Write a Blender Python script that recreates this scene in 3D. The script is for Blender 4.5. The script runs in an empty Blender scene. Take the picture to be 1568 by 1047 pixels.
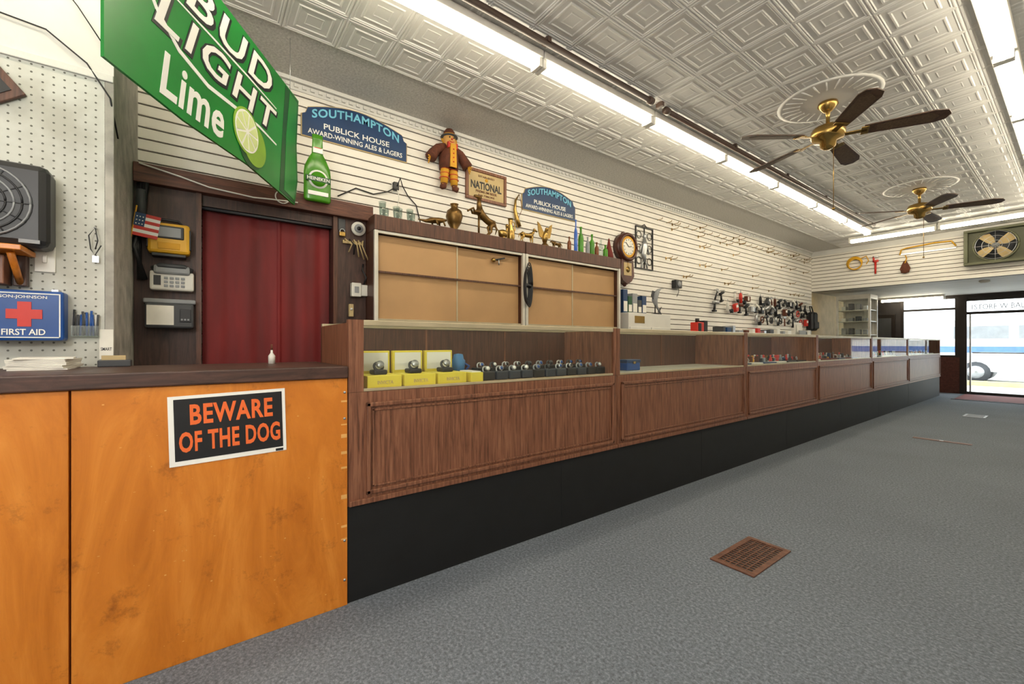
import bpy, bmesh, math, random
from mathutils import Vector, Matrix
random.seed(3)
R=math.radians
sc=bpy.context.scene
try:
    sc.view_settings.view_transform='Standard'
except Exception: pass

def hx(h):
    h=h.lstrip('#'); o=[]
    for i in (0,2,4):
        v=int(h[i:i+2],16)/255; o.append(v/12.92 if v<=.04045 else ((v+.055)/1.055)**2.4)
    return (*o,1)
def nt(name):
    m=bpy.data.materials.new(name); m.use_nodes=True; n=m.node_tree; b=n.nodes['Principled BSDF']; return m,n,b
def mat(name,col,rough=.5,metal=0,var=.12,scale=6,bump=0,bscale=60,emit=0,stretch=(1,1,1)):
    m,n,b=nt(name); c=hx(col)
    tc=n.nodes.new('ShaderNodeTexCoord'); mp=n.nodes.new('ShaderNodeMapping'); mp.inputs['Scale'].default_value=stretch
    n.links.new(tc.outputs['Object'],mp.inputs[0])
    ns=n.nodes.new('ShaderNodeTexNoise'); ns.inputs['Scale'].default_value=scale; ns.inputs['Detail'].default_value=5
    n.links.new(mp.outputs[0],ns.inputs['Vector'])
    r=n.nodes.new('ShaderNodeValToRGB'); r.color_ramp.elements[0].position=.3; r.color_ramp.elements[1].position=.7
    r.color_ramp.elements[0].color=tuple(v*(1-var) for v in c[:3])+(1,); r.color_ramp.elements[1].color=tuple(min(1,v*(1+var)) for v in c[:3])+(1,)
    n.links.new(ns.outputs['Fac'],r.inputs[0]); n.links.new(r.outputs[0],b.inputs['Base Color'])
    b.inputs['Roughness'].default_value=rough; b.inputs['Metallic'].default_value=metal
    if emit:
        b.inputs['Emission Color'].default_value=c; b.inputs['Emission Strength'].default_value=emit
    if bump:
        n2=n.nodes.new('ShaderNodeTexNoise'); n2.inputs['Scale'].default_value=bscale; n2.inputs['Detail'].default_value=3
        n.links.new(mp.outputs[0],n2.inputs['Vector'])
        bp=n.nodes.new('ShaderNodeBump'); bp.inputs['Strength'].default_value=bump; bp.inputs['Distance'].default_value=.01
        n.links.new(n2.outputs['Fac'],bp.inputs['Height']); n.links.new(bp.outputs[0],b.inputs['Normal'])
    return m
def wood(name,c1,c2,stretch=(14,14,1),scale=3,rough=.4,dist=2.5,c3=None,bump=.08,lo=.33,hi=.66,dirt=0):
    m,n,b=nt(name)
    tc=n.nodes.new('ShaderNodeTexCoord'); mp=n.nodes.new('ShaderNodeMapping'); mp.inputs['Scale'].default_value=stretch
    n.links.new(tc.outputs['Object'],mp.inputs[0])
    a=n.nodes.new('ShaderNodeTexNoise'); a.inputs['Scale'].default_value=scale; a.inputs['Detail'].default_value=8; a.inputs['Distortion'].default_value=dist
    a.inputs['Roughness'].default_value=.65
    n.links.new(mp.outputs[0],a.inputs['Vector'])
    r=n.nodes.new('ShaderNodeValToRGB'); e=r.color_ramp.elements; e[0].position=lo; e[0].color=hx(c1); e[1].position=hi; e[1].color=hx(c2)
    if c3: q=e.new(.5); q.color=hx(c3)
    n.links.new(a.outputs['Fac'],r.inputs[0]); col=r.outputs[0]
    if dirt:
        d1=n.nodes.new('ShaderNodeTexNoise'); d1.inputs['Scale'].default_value=7; d1.inputs['Detail'].default_value=9; d1.inputs['Roughness'].default_value=.75; n.links.new(tc.outputs['Object'],d1.inputs['Vector'])
        dr=n.nodes.new('ShaderNodeValToRGB'); dr.color_ramp.elements[0].position=.30; dr.color_ramp.elements[0].color=hx('#6b4a2c'); dr.color_ramp.elements[1].position=.44; dr.color_ramp.elements[1].color=(1,1,1,1); n.links.new(d1.outputs['Fac'],dr.inputs[0])
        dm=n.nodes.new('ShaderNodeMix'); dm.data_type='RGBA'; dm.blend_type='MULTIPLY'; dm.inputs[0].default_value=dirt; n.links.new(col,dm.inputs[6]); n.links.new(dr.outputs[0],dm.inputs[7]); col=dm.outputs[2]
    n.links.new(col,b.inputs['Base Color'])
    b.inputs['Roughness'].default_value=rough
    bp=n.nodes.new('ShaderNodeBump'); bp.inputs['Strength'].default_value=bump; bp.inputs['Distance'].default_value=.005
    n.links.new(a.outputs['Fac'],bp.inputs['Height']); n.links.new(bp.outputs[0],b.inputs['Normal'])
    return m
def glass(name,tint='#ffffff',base=.06,k=.5):
    m=bpy.data.materials.new(name); m.use_nodes=True; n=m.node_tree; n.nodes.clear()
    o=n.nodes.new('ShaderNodeOutputMaterial'); t=n.nodes.new('ShaderNodeBsdfTransparent'); t.inputs[0].default_value=hx(tint)
    g=n.nodes.new('ShaderNodeBsdfGlossy'); g.inputs['Roughness'].default_value=.02; mx=n.nodes.new('ShaderNodeMixShader')
    fr=n.nodes.new('ShaderNodeLayerWeight'); fr.inputs['Blend'].default_value=.5
    p=n.nodes.new('ShaderNodeMath'); p.operation='POWER'; p.inputs[1].default_value=5; n.links.new(fr.outputs['Facing'],p.inputs[0])
    q=n.nodes.new('ShaderNodeMath'); q.operation='MULTIPLY_ADD'; q.inputs[1].default_value=k; q.inputs[2].default_value=base; n.links.new(p.outputs[0],q.inputs[0])
    n.links.new(q.outputs[0],mx.inputs[0]); n.links.new(t.outputs[0],mx.inputs[1]); n.links.new(g.outputs[0],mx.inputs[2]); n.links.new(mx.outputs[0],o.inputs[0])
    return m

class B:
    def __init__(s,name): s.name=name; s.bm=bmesh.new(); s.mats=[]
    def mi(s,m):
        if m not in s.mats: s.mats.append(m)
        return s.mats.index(m)
    def add(s,t,m,M=None,smooth=False):
        i=s.mi(m)
        for f in t.faces: f.material_index=i; f.smooth=smooth
        if M is not None: t.transform(M)
        me=bpy.data.meshes.new('t'); t.to_mesh(me); t.free(); s.bm.from_mesh(me); bpy.data.meshes.remove(me)
    def box(s,x0,x1,y0,y1,z0,z1,m,bev=0,M=None):
        t=bmesh.new(); bmesh.ops.create_cube(t,size=1)
        for v in t.verts: v.co=Vector(((x0+x1)/2+v.co.x*(x1-x0),(y0+y1)/2+v.co.y*(y1-y0),(z0+z1)/2+v.co.z*(z1-z0)))
        if bev: bmesh.ops.bevel(t,geom=t.edges[:],offset=bev,segments=2,affect='EDGES',profile=.5)
        s.add(t,m,M)
    def quad(s,ps,m,M=None):
        t=bmesh.new(); t.faces.new([t.verts.new(p) for p in ps]); s.add(t,m,M)
    def cyl(s,p0,p1,r,m,r2=None,seg=16,M=None,smooth=True):
        s.tube([p0,p1],[r,r if r2 is None else r2],m,seg=seg,M=M,smooth=smooth)
    def tube(s,pts,r,m,seg=10,M=None,smooth=True,cap=True):
        pts=[Vector(p) for p in pts]; n=len(pts)
        rs=r if isinstance(r,(list,tuple)) else [r]*n
        t=bmesh.new(); rings=[]; up=None
        for i,p in enumerate(pts):
            d=(pts[min(i+1,n-1)]-pts[max(i-1,0)]).normalized()
            if up is None: up=d.orthogonal().normalized()
            up=(up-d*up.dot(d)); up=up.normalized() if up.length>1e-6 else d.orthogonal().normalized()
            q=d.cross(up)
            rings.append([t.verts.new(p+(up*math.cos(a)+q*math.sin(a))*rs[i]) for a in [2*math.pi*k/seg for k in range(seg)]])
        for a,b in zip(rings,rings[1:]):
            for k in range(seg): t.faces.new((a[k],a[(k+1)%seg],b[(k+1)%seg],b[k]))
        if cap: t.faces.new(rings[0][::-1]); t.faces.new(rings[-1])
        s.add(t,m,M,smooth)
    def sph(s,c,r,m,seg=16,M=None,rot=None):
        if not isinstance(r,(tuple,list)): r=(r,r,r)
        t=bmesh.new(); bmesh.ops.create_uvsphere(t,u_segments=seg,v_segments=max(6,seg//2+2),radius=1)
        T=Matrix.Translation(c)@(rot if rot is not None else Matrix.Identity(4))@Matrix.Diagonal((*r,1))
        t.transform(T); s.add(t,m,M,True)
    def lathe(s,prof,m,o=(0,0,0),seg=20,M=None,smooth=True):
        t=bmesh.new(); rings=[]
        for r,z in prof: rings.append([t.verts.new((o[0]+max(r,1e-4)*math.cos(2*math.pi*k/seg),o[1]+max(r,1e-4)*math.sin(2*math.pi*k/seg),o[2]+z)) for k in range(seg)])
        for a,b in zip(rings,rings[1:]):
            for k in range(seg): t.faces.new((a[k],a[(k+1)%seg],b[(k+1)%seg],b[k]))
        t.faces.new(rings[0][::-1]); t.faces.new(rings[-1]); s.add(t,m,M,smooth)
    def poly(s,pts,z0,z1,m,M=None):
        t=bmesh.new(); a=[t.verts.new((p[0],p[1],z0)) for p in pts]; b=[t.verts.new((p[0],p[1],z1)) for p in pts]; n=len(pts)
        t.faces.new(a[::-1]); t.faces.new(b)
        for k in range(n): t.faces.new((a[k],a[(k+1)%n],b[(k+1)%n],b[k]))
        bmesh.ops.recalc_face_normals(t,faces=t.faces[:]); s.add(t,m,M)
    def torus(s,c,Rr,r,m,M=None,seg=24,rot=None,arc=1.0,sy=1.0):
        pts=[]; n=int(seg*arc)
        for k in range(n+1):
            a=2*math.pi*arc*k/n; v=Vector((Rr*math.cos(a),Rr*sy*math.sin(a),0))
            if rot is not None: v=rot@v
            pts.append(Vector(c)+v)
        s.tube(pts,r,m,seg=8,M=M)
    def text(s,txt,x0,x1,y0,y1,m,M=None,z=.002,off=0.0,shear=0,warp=None,sp=1.0):
        cu=bpy.data.curves.new('t','FONT'); cu.body=txt; cu.extrude=.004; cu.offset=off; cu.shear=shear; cu.resolution_u=3; cu.space_character=sp
        o=bpy.data.objects.new('t',cu); sc.collection.objects.link(o); bpy.context.view_layer.update()
        dg=bpy.context.evaluated_depsgraph_get(); me=bpy.data.meshes.new_from_object(o.evaluated_get(dg))
        bpy.data.objects.remove(o); bpy.data.curves.remove(cu)
        t=bmesh.new(); t.from_mesh(me); bpy.data.meshes.remove(me)
        xs=[v.co.x for v in t.verts]; ys=[v.co.y for v in t.verts]
        sx=(x1-x0)/(max(xs)-min(xs)); sy=(y1-y0)/(max(ys)-min(ys)); mx,my=min(xs),min(ys)
        for v in t.verts:
            v.co=Vector((x0+(v.co.x-mx)*sx,y0+(v.co.y-my)*sy,z+v.co.z*.25))
            if warp: v.co.y+=warp(v.co.x)
        s.add(t,m,M)
    def obj(s,loc=(0,0,0)):
        me=bpy.data.meshes.new(s.name); s.bm.to_mesh(me); s.bm.free()
        for m in s.mats: me.materials.append(m)
        o=bpy.data.objects.new(s.name,me); o.location=loc; sc.collection.objects.link(o); return o
def WM(y,z,x,rot=0): # wall frame: local u -> +Y, v -> +Z, w -> +X
    return Matrix(((0,0,1,x),(1,0,0,y),(0,1,0,z),(0,0,0,1)))@Matrix.Rotation(R(rot),4,'Z')
def EM(x,z,y,rot=0): # end wall frame: u -> +X, v -> +Z, w -> -Y
    return Matrix(((1,0,0,x),(0,0,-1,y),(0,1,0,z),(0,0,0,1)))@Matrix.Rotation(R(rot),4,'Z')

# ---------- materials
m_carpet,n,b=nt('carpet')
tc=n.nodes.new('ShaderNodeTexCoord'); ns=n.nodes.new('ShaderNodeTexNoise'); ns.inputs['Scale'].default_value=75; ns.inputs['Detail'].default_value=7; ns.inputs['Roughness'].default_value=.75
n.links.new(tc.outputs['Object'],ns.inputs['Vector'])
r=n.nodes.new('ShaderNodeValToRGB'); e=r.color_ramp.elements; e[0].position=.34; e[0].color=hx('#50575f'); e[1].position=.68; e[1].color=hx('#9aa3af'); q=e.new(.5); q.color=hx('#727a85')
n.links.new(ns.outputs['Fac'],r.inputs[0])
n3=n.nodes.new('ShaderNodeTexNoise'); n3.inputs['Scale'].default_value=1.2; n3.inputs['Detail'].default_value=4; n.links.new(tc.outputs['Object'],n3.inputs['Vector'])
mx=n.nodes.new('ShaderNodeMix'); mx.data_type='RGBA'; mx.blend_type='MULTIPLY'; mx.inputs[0].default_value=.3
n.links.new(r.outputs[0],mx.inputs[6]); n.links.new(n3.outputs['Fac'],mx.inputs[7])
n.links.new(mx.outputs[2],b.inputs['Base Color']); b.inputs['Roughness'].default_value=.95
bp=n.nodes.new('ShaderNodeBump'); bp.inputs['Strength'].default_value=.3; bp.inputs['Distance'].default_value=.004; n.links.new(ns.outputs['Fac'],bp.inputs['Height']); n.links.new(bp.outputs[0],b.inputs['Normal'])
# pegboard
m_peg,n,b=nt('pegboard')
tc=n.nodes.new('ShaderNodeTexCoord'); sp=n.nodes.new('ShaderNodeSeparateXYZ'); n.links.new(tc.outputs['Object'],sp.inputs[0])
def mth(n,op,a,bv=None):
    k=n.nodes.new('ShaderNodeMath'); k.operation=op
    if hasattr(a,'is_output'): n.links.new(a,k.inputs[0])
    else: k.inputs[0].default_value=a
    if bv is not None:
        if hasattr(bv,'is_output'): n.links.new(bv,k.inputs[1])
        else: k.inputs[1].default_value=bv
    return k.outputs[0]
def fr(ax):
    v=mth(n,'MULTIPLY',sp.outputs[ax],1/.034); v=mth(n,'FRACT',v); v=mth(n,'SUBTRACT',v,.5); return mth(n,'MULTIPLY',v,v)
d=mth(n,'ADD',fr('Y'),fr('Z')); hole=mth(n,'LESS_THAN',d,.015)
nz=n.nodes.new('ShaderNodeTexNoise'); nz.inputs['Scale'].default_value=5; nz.inputs['Detail'].default_value=6; n.links.new(tc.outputs['Object'],nz.inputs['Vector'])
rr=n.nodes.new('ShaderNodeValToRGB'); rr.color_ramp.elements[0].position=.35; rr.color_ramp.elements[0].color=hx('#b9b9b0'); rr.color_ramp.elements[1].position=.6; rr.color_ramp.elements[1].color=hx('#d3d5cf'); n.links.new(nz.outputs['Fac'],rr.inputs[0])
mx=n.nodes.new('ShaderNodeMix'); mx.data_type='RGBA'; n.links.new(hole,mx.inputs[0]); n.links.new(rr.outputs[0],mx.inputs[6]); mx.inputs[7].default_value=hx('#66655d')
n.links.new(mx.outputs[2],b.inputs['Base Color']); b.inputs['Roughness'].default_value=.6

m_white=mat('white_paint','#dddcd8',.6,var=.07,scale=3,bump=.1)
m_dirty=mat('dirty_plaster','#a9a69e',.7,var=.3,scale=9,bump=.4,bscale=30)
m_slat=mat('slat_white','#ebe7df',.45,var=.05,scale=2)
m_groove=mat('groove_dark','#4a3a30',.9)
m_tin=mat('tin_white','#dddcda',.48,var=.07,scale=2,bump=.05,bscale=30)
m_stip=mat('tin_stipple','#cac8c4',.6,var=.2,scale=60,bump=.9,bscale=55)
m_black=mat('black_base','#0c0d0f',.6,var=.35,scale=8)
m_case=wood('case_walnut','#53301f','#94654b',(34,34,1.7),2.4,.42,.5,'#7d503a')
m_casedk=wood('dark_walnut','#382018','#66402f',(30,30,1.6),2.4,.4,.6)
m_beam=wood('beam_wood','#3c2118','#6f4231',(12,1.2,12),3,.55,1.5)
m_pan=wood('brown_paneling','#30201b','#4f352e',(10,10,1),3,.5,1.5)
m_ply=wood('orange_plywood','#bd6c1a','#dd8c35',(3,2.2,.6),2.4,.33,1.6,'#cf7c26',bump=.02,dirt=.55)
m_ctop=wood('counter_top','#2c1c17','#573a31',(10,1,10),3,.45,1.5,dirt=.5)
m_alu=mat('brushed_frame','#c0b498',.35,.5)
m_glass=glass('case_glass','#f6faf6',.07)
m_red=mat('red_curtain','#6d1214',.65,var=.35,scale=2.5,stretch=(1,3,.5))
m_tube=mat('tube_light','#fff3d8',.4,emit=21,var=0)
m_fix=mat('fixture_white','#efede6',.4)
m_pipe=mat('brown_pipe','#4a3830',.5)
m_tan=mat('tan_hardboard','#b58f63',.6,var=.08,scale=3)
m_metalw=mat('white_metal','#cfccc2',.35,.2)
m_brass=mat('brass','#a8894e',.25,.9)
m_bronze=mat('bronze','#6e5228',.35,.7,var=.3,scale=25)
m_blade=wood('fan_blade_wood','#30201a','#5e4434',(6,6,6),4,.5,1)
m_cane=mat('blade_cane','#5c4836',.6,var=.4,scale=80)
m_blk=mat('black_plastic','#15161a',.4); m_gry=mat('grey_plastic','#8d9094',.45); m_dkg=mat('dark_grey','#3c3e42',.5)
m_wht=mat('white_plastic','#dedcd5',.4,var=.04); m_yel=mat('yellow_plastic','#d9a41f',.45); m_ybox=mat('yellow_card','#e8d648',.5,var=.04)
m_blue=mat('blue_enamel','#0b4690',.35); m_cyan=mat('cyan_paint','#6fbcd8',.5); m_navy=mat('navy_blue','#103763',.4)
m_redp=mat('red_paint','#c82f24',.45); m_orange=mat('orange_print','#ea6a2c',.5,var=.05); m_green=mat('green_sign','#13802f',.28,var=.18,scale=3)
m_dgreen=mat('dark_green','#0b4c22',.35); m_lime=mat('lime_green','#86b034',.45); m_palelime=mat('pale_lime','#d3e09c',.5)
m_gbot=mat('green_bottle','#438718',.2,var=.2,scale=10); m_wp=mat('white_print','#f0f0ec',.5,var=.02); m_paper=mat('paper','#e8e5dc',.7)
m_brown=mat('brown_cloth','#5f3220',.8,var=.3,scale=30); m_skin=mat('doll_face','#d9a55e',.7); m_maroon=mat('maroon_cloth','#6d241c',.8); m_gold=mat('gold_cloth','#d29a28',.7)
m_tanp=mat('parchment','#c2ab7c',.6); m_clockw=wood('clock_wood','#2e140e','#5c2a1c',(8,8,2),4,.35,1); m_silver=mat('silver_metal','#b8babd',.3,.8)
m_bglass=mat('blue_glass','#2f64c8',.1); m_clear=glass('clear_glass','#e8efed',.08,.8); m_amber=mat('amber_glass','#7a3f16',.15); m_olive=mat('olive_metal','#5f6148',.5)
m_fr=mat('bronze_frame','#2a231f',.4,.4); m_brick=mat('brick_dark','#5a342c',.8,var=.3,scale=20); m_van=mat('van_white','#f3f3f1',.35)
m_dark=mat('dark_entry_panel','#2b2524',.6,var=.3)
m_vent=mat('vent_brown','#6b4636',.5,.2,var=.3,scale=30)
m_slate=mat('slate_blue','#2b3340',.5); m_vblue=mat('van_stripe','#5b80c0',.5)

# ---------- shell
XL,XR,YB,YE,YF,ZC=-3.75,1.1,-2.6,11.3,14.9,3.3
def simple(name,*a,**k):
    o=B(name); o.box(*a,**k); return o.obj()
simple('floor',XL,XR,YB,YF+.05,-.1,0,m_carpet)
simple('ceiling',XL,XR,YB,YE,ZC,ZC+.1,m_stip)
simple('wall_right',XR,XR+.1,YB,YF,0,ZC+.1,m_white)
simple('wall_back',XL,XR,YB-.1,YB,0,ZC+.1,m_white)
o=B('wall_left'); o.box(XL-.1,XL,YB,YE,0,ZC+.1,m_groove); o.box(XL-.1,XL,YE,YF,0,ZC+.1,m_tanp)
z=.9
while z<3.2:
    o.box(XL,XL+.02,-.33,YE,z,min(z+.065,3.215),m_slat); z+=.0762
o.obj()
o=B('trim_crown')
o.box(XL,XL+.03,-.33,YE,3.215,3.3,m_white); o.box(XL,XL+.06,-.33,YE,3.27,3.3,m_white)
yy=-.3
while yy<YE: o.box(XL+.03,XL+.045,yy,yy+.03,3.235,3.262,m_white); yy+=.06
o.obj()
S_=.335
t=B('ceiling_tin_panels'); bm=bmesh.new()
prof=[(0,0),(.007,.008),(.013,.008),(.019,.003),(.025,.006),(.031,0),(.058,0),(.064,.006),(.072,.006),(.078,.001),(.115,0),(.12,.003),(.126,0)]
nx=int((XR-(-3.15))/S_)+1; ny=int((YE-YB)/S_)
for i in range(nx):
    for j in range(ny):
        x0=-3.15+i*S_; y0=YB+j*S_+.02; loops=[]
        if x0+S_>XR: continue
        for tt,h in prof:
            h*=.8
            loops.append([bm.verts.new(p) for p in ((x0+tt,y0+tt,ZC-.003-h),(x0+S_-tt,y0+tt,ZC-.003-h),(x0+S_-tt,y0+S_-tt,ZC-.003-h),(x0+tt,y0+S_-tt,ZC-.003-h))])
        for a,b_ in zip(loops,loops[1:]):
            for k in range(4): bm.faces.new((a[k],b_[k],b_[(k+1)%4],a[(k+1)%4]))
        bm.faces.new(loops[-1][::-1])
bmesh.ops.recalc_face_normals(bm,faces=bm.faces[:])
t.add(bm,m_tin); t.obj()

def fixture(x,y0,y1,cross=False,z=ZC-.012):
    o=B('fluorescent_light')
    L=y1-y0
    M=Matrix.Translation((x,y0,z)) if not cross else Matrix.Translation((x,y0,z))@Matrix.Rotation(R(-90),4,'Z')
    o.box(-.065,.065,0,L,-.05,0,m_fix,.005,M)
    o.cyl((0,.03,-.075),(0,L-.03,-.075),.035,m_tube,seg=12,M=M)
    o.box(-.05,.05,0,.03,-.11,-.04,m_fix,.004,M); o.box(-.05,.05,L-.03,L,-.11,-.04,m_fix,.004,M)
    o.obj()
y=-1.92
while y<9.7: fixture(-2.35,y,y+1.29); fixture(-.34,y-.03,y+1.26); y+=1.3
for k in range(3): fixture(-2.76+k*1.25,10.3,10.3+1.23,True)
fixture(-3.2,14.4,15.6,True,2.4)
o=B('ceiling_conduit')
o.cyl((-2.19,-2.4,3.262),(-2.19,3.1,3.262),.022,m_pipe); o.cyl((-2.2,3.3,3.262),(-2.17,9.4,3.262),.022,m_pipe)
o.cyl((-2.19,3.05,3.262),(-2.19,3.1,3.262),.03,m_pipe); o.cyl((-2.2,3.3,3.262),(-2.2,3.35,3.262),.03,m_pipe)
for k in range(9): o.box(-2.225,-2.16,-2+k*1.3,-1.97+k*1.3,3.255,3.298,m_pipe)
o.obj()

# ---------- counters
o=B('counter_platform_base'); o.box(-2.75,-2.03,.552,13.95,0,.445,m_black)
for yy in (1.9,3.6,5.4,7.2,9.0,11.0): o.box(-2.031,-2.029,yy,yy+.004,.0,.44,m_blk)
o.obj()
Ys=[.55,2.44,4.41,6.31,8.63,10.95,13.95]
def case(y0,y1,first):
    o=B('display_case'); X0,X1=-2.57,-2.02; sp=.07 if first else .03
    o.box(X0,X1-.012,y0,y1,.447,.97,m_case)
    o.box(X1-.012,X1,y0+.002,y1-.002,.449,.975,m_case)
    a0,a1,b0,b1=y0+sp+.01,y1-.04,.49,.925
    for (p,q,r_,s_) in ((a0,a1,b1-.022,b1),(a0,a1,b0,b0+.022),(a0,a0+.022,b0,b1),(a1-.022,a1,b0,b1)): o.box(X1-.001,X1+.014,p,q,r_,s_,m_case,.005)
    for (p,q,r_,s_) in ((a0+.03,a1-.03,b1-.042,b1-.032),(a0+.03,a1-.03,b0+.032,b0+.042),(a0+.03,a0+.04,b0+.03,b1-.03),(a1-.04,a1-.03,b0+.03,b1-.03)): o.box(X1-.001,X1+.007,p,q,r_,s_,m_case,.002)
    o.box(X1-.001,X1+.012,y0+.002,y1-.002,.449,.475,m_case,.003)
    o.box(X0+.021,X1-.031,y0,y0+.02,.9705,1.3,m_case); o.box(X0+.021,X1-.031,y1-.02,y1,.9705,1.3,m_case)
    o.box(X1-.03,X1,y0,y0+sp,.976,1.315,m_case); o.box(X1-.03,X1,y1-.035,y1,.976,1.315,m_case)
    o.box(X0,X0+.02,y0,y1,.9705,1.294,m_casedk)
    for k in (1,2): o.box(X0+.02,X0+.024,y0+(y1-y0)*k/3,y0+(y1-y0)*k/3+.012,.986,1.294,m_case)
    o.box(X0+.021,X1-.013,y0+.021,y1-.021,.9705,.985,m_metalw if not first else m_tan)
    o.box(X1-.022,X1-.002,y0+sp+.001,y1-.036,1.288,1.315,m_alu,.003); o.box(X1-.02,X1-.004,y0+sp+.001,y1-.036,.976,.99,m_alu,.002)
    o.box(X0,X0+.03,y0+.001,y1-.001,1.295,1.315,m_alu,.003)
    g=X1-.01
    o.quad([(g,y0+sp,.99),(g,y1-.035,.99),(g,y1-.035,1.288),(g,y0+sp,1.288)],m_glass)
    o.quad([(X0+.03,y0+.02,1.308),(X1-.022,y0+.02,1.308),(X1-.022,y1-.02,1.308),(X0+.03,y1-.02,1.308)],m_glass)
    o.obj()
for i in range(6): case(Ys[i]+.002,Ys[i+1]-.002,i==0)
o=B('wooden_counter')
o.box(-2.05,-2.02,-2.2,-.353,0,1.044,m_ply,.002); o.box(-2.05,-2.02,-.347,.548,0,1.044,m_ply,.002)
o.box(-2.06,-2.05,-2.2,.518,0,1.044,m_ctop)
o.box(-2.6,-2.051,.52,.548,0,1.044,m_ply); o.box(-2.6,-2.061,-2.2,-2.17,0,1.044,m_ply)
o.box(-2.65,-2.005,-2.2,.548,1.045,1.1,m_ctop,.006)
for zz in (.98,.86,.3,.12): o.cyl((-2.021,.535,zz),(-2.016,.535,zz),.006,m_silver,seg=8)
m_chip=mat('bare_wood_chip','#dca65e',.7)
for k in range(60):
    yy=random.uniform(-.3,.52); zz=random.uniform(.05,1.03)
    if -.12<yy<.32 and .72<zz<1.03: continue
    o.box(-2.021,-2.0195,yy,yy+random.choice([.002,.006,.003]),zz,zz+random.choice([.002,.0015,.004]),m_chip)
for k in range(8):
    zz=random.uniform(.1,1.0); o.box(-2.021,-2.0195,.52,.546,zz,zz+random.uniform(.005,.02),m_chip)
o.obj()

def cab(y0,y1,joint):
    o=B('wall_showcase'); X0,X1=-3.725,-3.3
    o.box(X0,X0+.02,y0+.021,y1-.021,.9,2.1,m_tan)
    o.box(X0,X1,y0,y1,2.101,2.22,m_casedk,.004)
    o.box(X0,X1,y0,y1,0,.899,m_casedk)
    o.box(X1-.029,X1,y0,y0+.03,.9,2.1,m_metalw,.003); o.box(X1-.029,X1,y1-.03,y1,.9,2.1,m_metalw,.003)
    o.box(X0,X1-.03,y0,y0+.02,.9,2.1,m_casedk); o.box(X0,X1-.03,y1-.02,y1,.9,2.1,m_casedk)
    o.box(X1-.05,X1-.03,y0+.031,y1-.031,1.77,1.785,m_casedk); o.box(X1-.04,X1-.01,y0+.031,y1-.031,2.08,2.1,m_metalw)
    o.box(X1-.05,X1-.03,y0+.031,y1-.031,1.39,1.405,m_alu)
    o.box(X1-.07,X1-.06,y0+.031,joint,.9,2.075,m_tan); o.box(X1-.085,X1-.075,joint-.03,y1-.031,.9,2.075,m_tan)
    o.box(X1-.06,X1-.055,joint-.012,joint,.9,2.075,m_alu)
    zz=.95
    while zz<2.05: o.box(X1-.0595,X1-.059,joint-.009,joint-.003,zz,zz+.012,m_blk); zz+=.025
    o.obj()
cab(1.1,2.6,1.87); cab(2.61,4.05,3.31)

o=B('wall_doorway')
X=-3.5
o.box(XL+.022,X+.05,-.328,1.14,2.201,2.32,m_beam,.004)
o.box(XL+.022,X,-.328,.01,0,2.2,m_pan); o.box(XL+.022,X,.84,1.095,0,2.2,m_pan)
o.box(XL+.03,X-.02,.011,.839,2.13,2.2,m_pan); o.box(X+.001,X+.015,-.02,.01,0,2.2,m_casedk); o.box(X+.001,X+.015,.84,.87,0,2.2,m_casedk)
o.cyl((X-.04,.01,2.12),(X-.04,.84,2.12),.01,m_dkg)
o.obj()
o=B('curtain'); bm=bmesh.new(); N=120; lo=[];hi=[]
for k in range(N+1):
    yv=.015+(.82)*k/N; xx=-3.6+.005*math.sin(k*.21)+.002*math.sin(k*.5)+(.012 if 66<k<70 else 0)
    lo.append(bm.verts.new((xx,yv,.02))); hi.append(bm.verts.new((xx,yv,2.12)))
for k in range(N): bm.faces.new((lo[k],lo[k+1],hi[k+1],hi[k]))
o.add(bm,m_red,None,True); o.obj()
o=B('wall_pegboard'); o.box(XL,-2.761,-2.6,-.33,0,3.29,m_dirty); o.box(-2.76,-2.755,-2.6,-.33,2.476,3.29,m_white)
o.box(-2.76,-2.75,-2.6,-.361,0,2.439,m_peg); o.box(-2.76,-2.74,-2.6,-.33,2.44,2.475,m_white,.003); o.box(-2.76,-2.745,-.36,-.328,0,2.439,m_dirty,.003)
o.obj()

o=B('wall_soffit'); o.box(XL,XR,YE,YE+.1,2.4,ZC+.1,m_groove); z=2.4
while z<3.2: o.box(XL+.02,XR,YE-.02,YE-.0005,z,z+.065,m_slat); z+=.0762
o.box(XL,XR,YE-.03,YE,3.2,3.3,m_white)
o.obj()
simple('ceiling_entry',XL,XR,YE+.1,YF,2.4,2.5,m_white)

# ---------- front wall and entrance
o=B('wall_front')
o.box(XL,-2.9,YF,YF+.1,0,2.4,m_dark)
o.box(-3.5,-3.0,YF-.03,YF,.0,2.0,m_fr,.01); o.box(-3.42,-3.08,YF-.035,YF-.03,1.1,1.9,m_dkg); o.box(-3.42,-3.08,YF-.035,YF-.03,.15,.95,m_dkg)
o.obj()
simple('wall_front_bulkhead',-2.899,-1.82,YF,YF+.1,0,.879,m_brick)
simple('wall_front_side',-.099,XR,YF,YF+.1,0,2.4,m_white)
simple('trim_1',-2.899,-.1,YF,YF+.1,2.321,2.5,m_fr)
simple('trim_2',-1.819,-1.7,YF-.02,YF+.08,0,2.319,m_fr)
o=B('window_1')
o.box(-2.899,-2.84,YF,YF+.08,.88,2.32,m_fr); o.box(-1.9,-1.821,YF,YF+.08,.88,2.32,m_fr); o.box(-2.84,-1.9,YF,YF+.08,.88,.93,m_fr); o.box(-2.84,-1.9,YF,YF+.08,2.05,2.1,m_fr); o.quad([(-2.84,YF+.03,.93),(-1.9,YF+.03,.93),(-1.9,YF+.03,2.32),(-2.84,YF+.03,2.32)],m_glass)
o.obj()
o=B('door_1')
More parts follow.
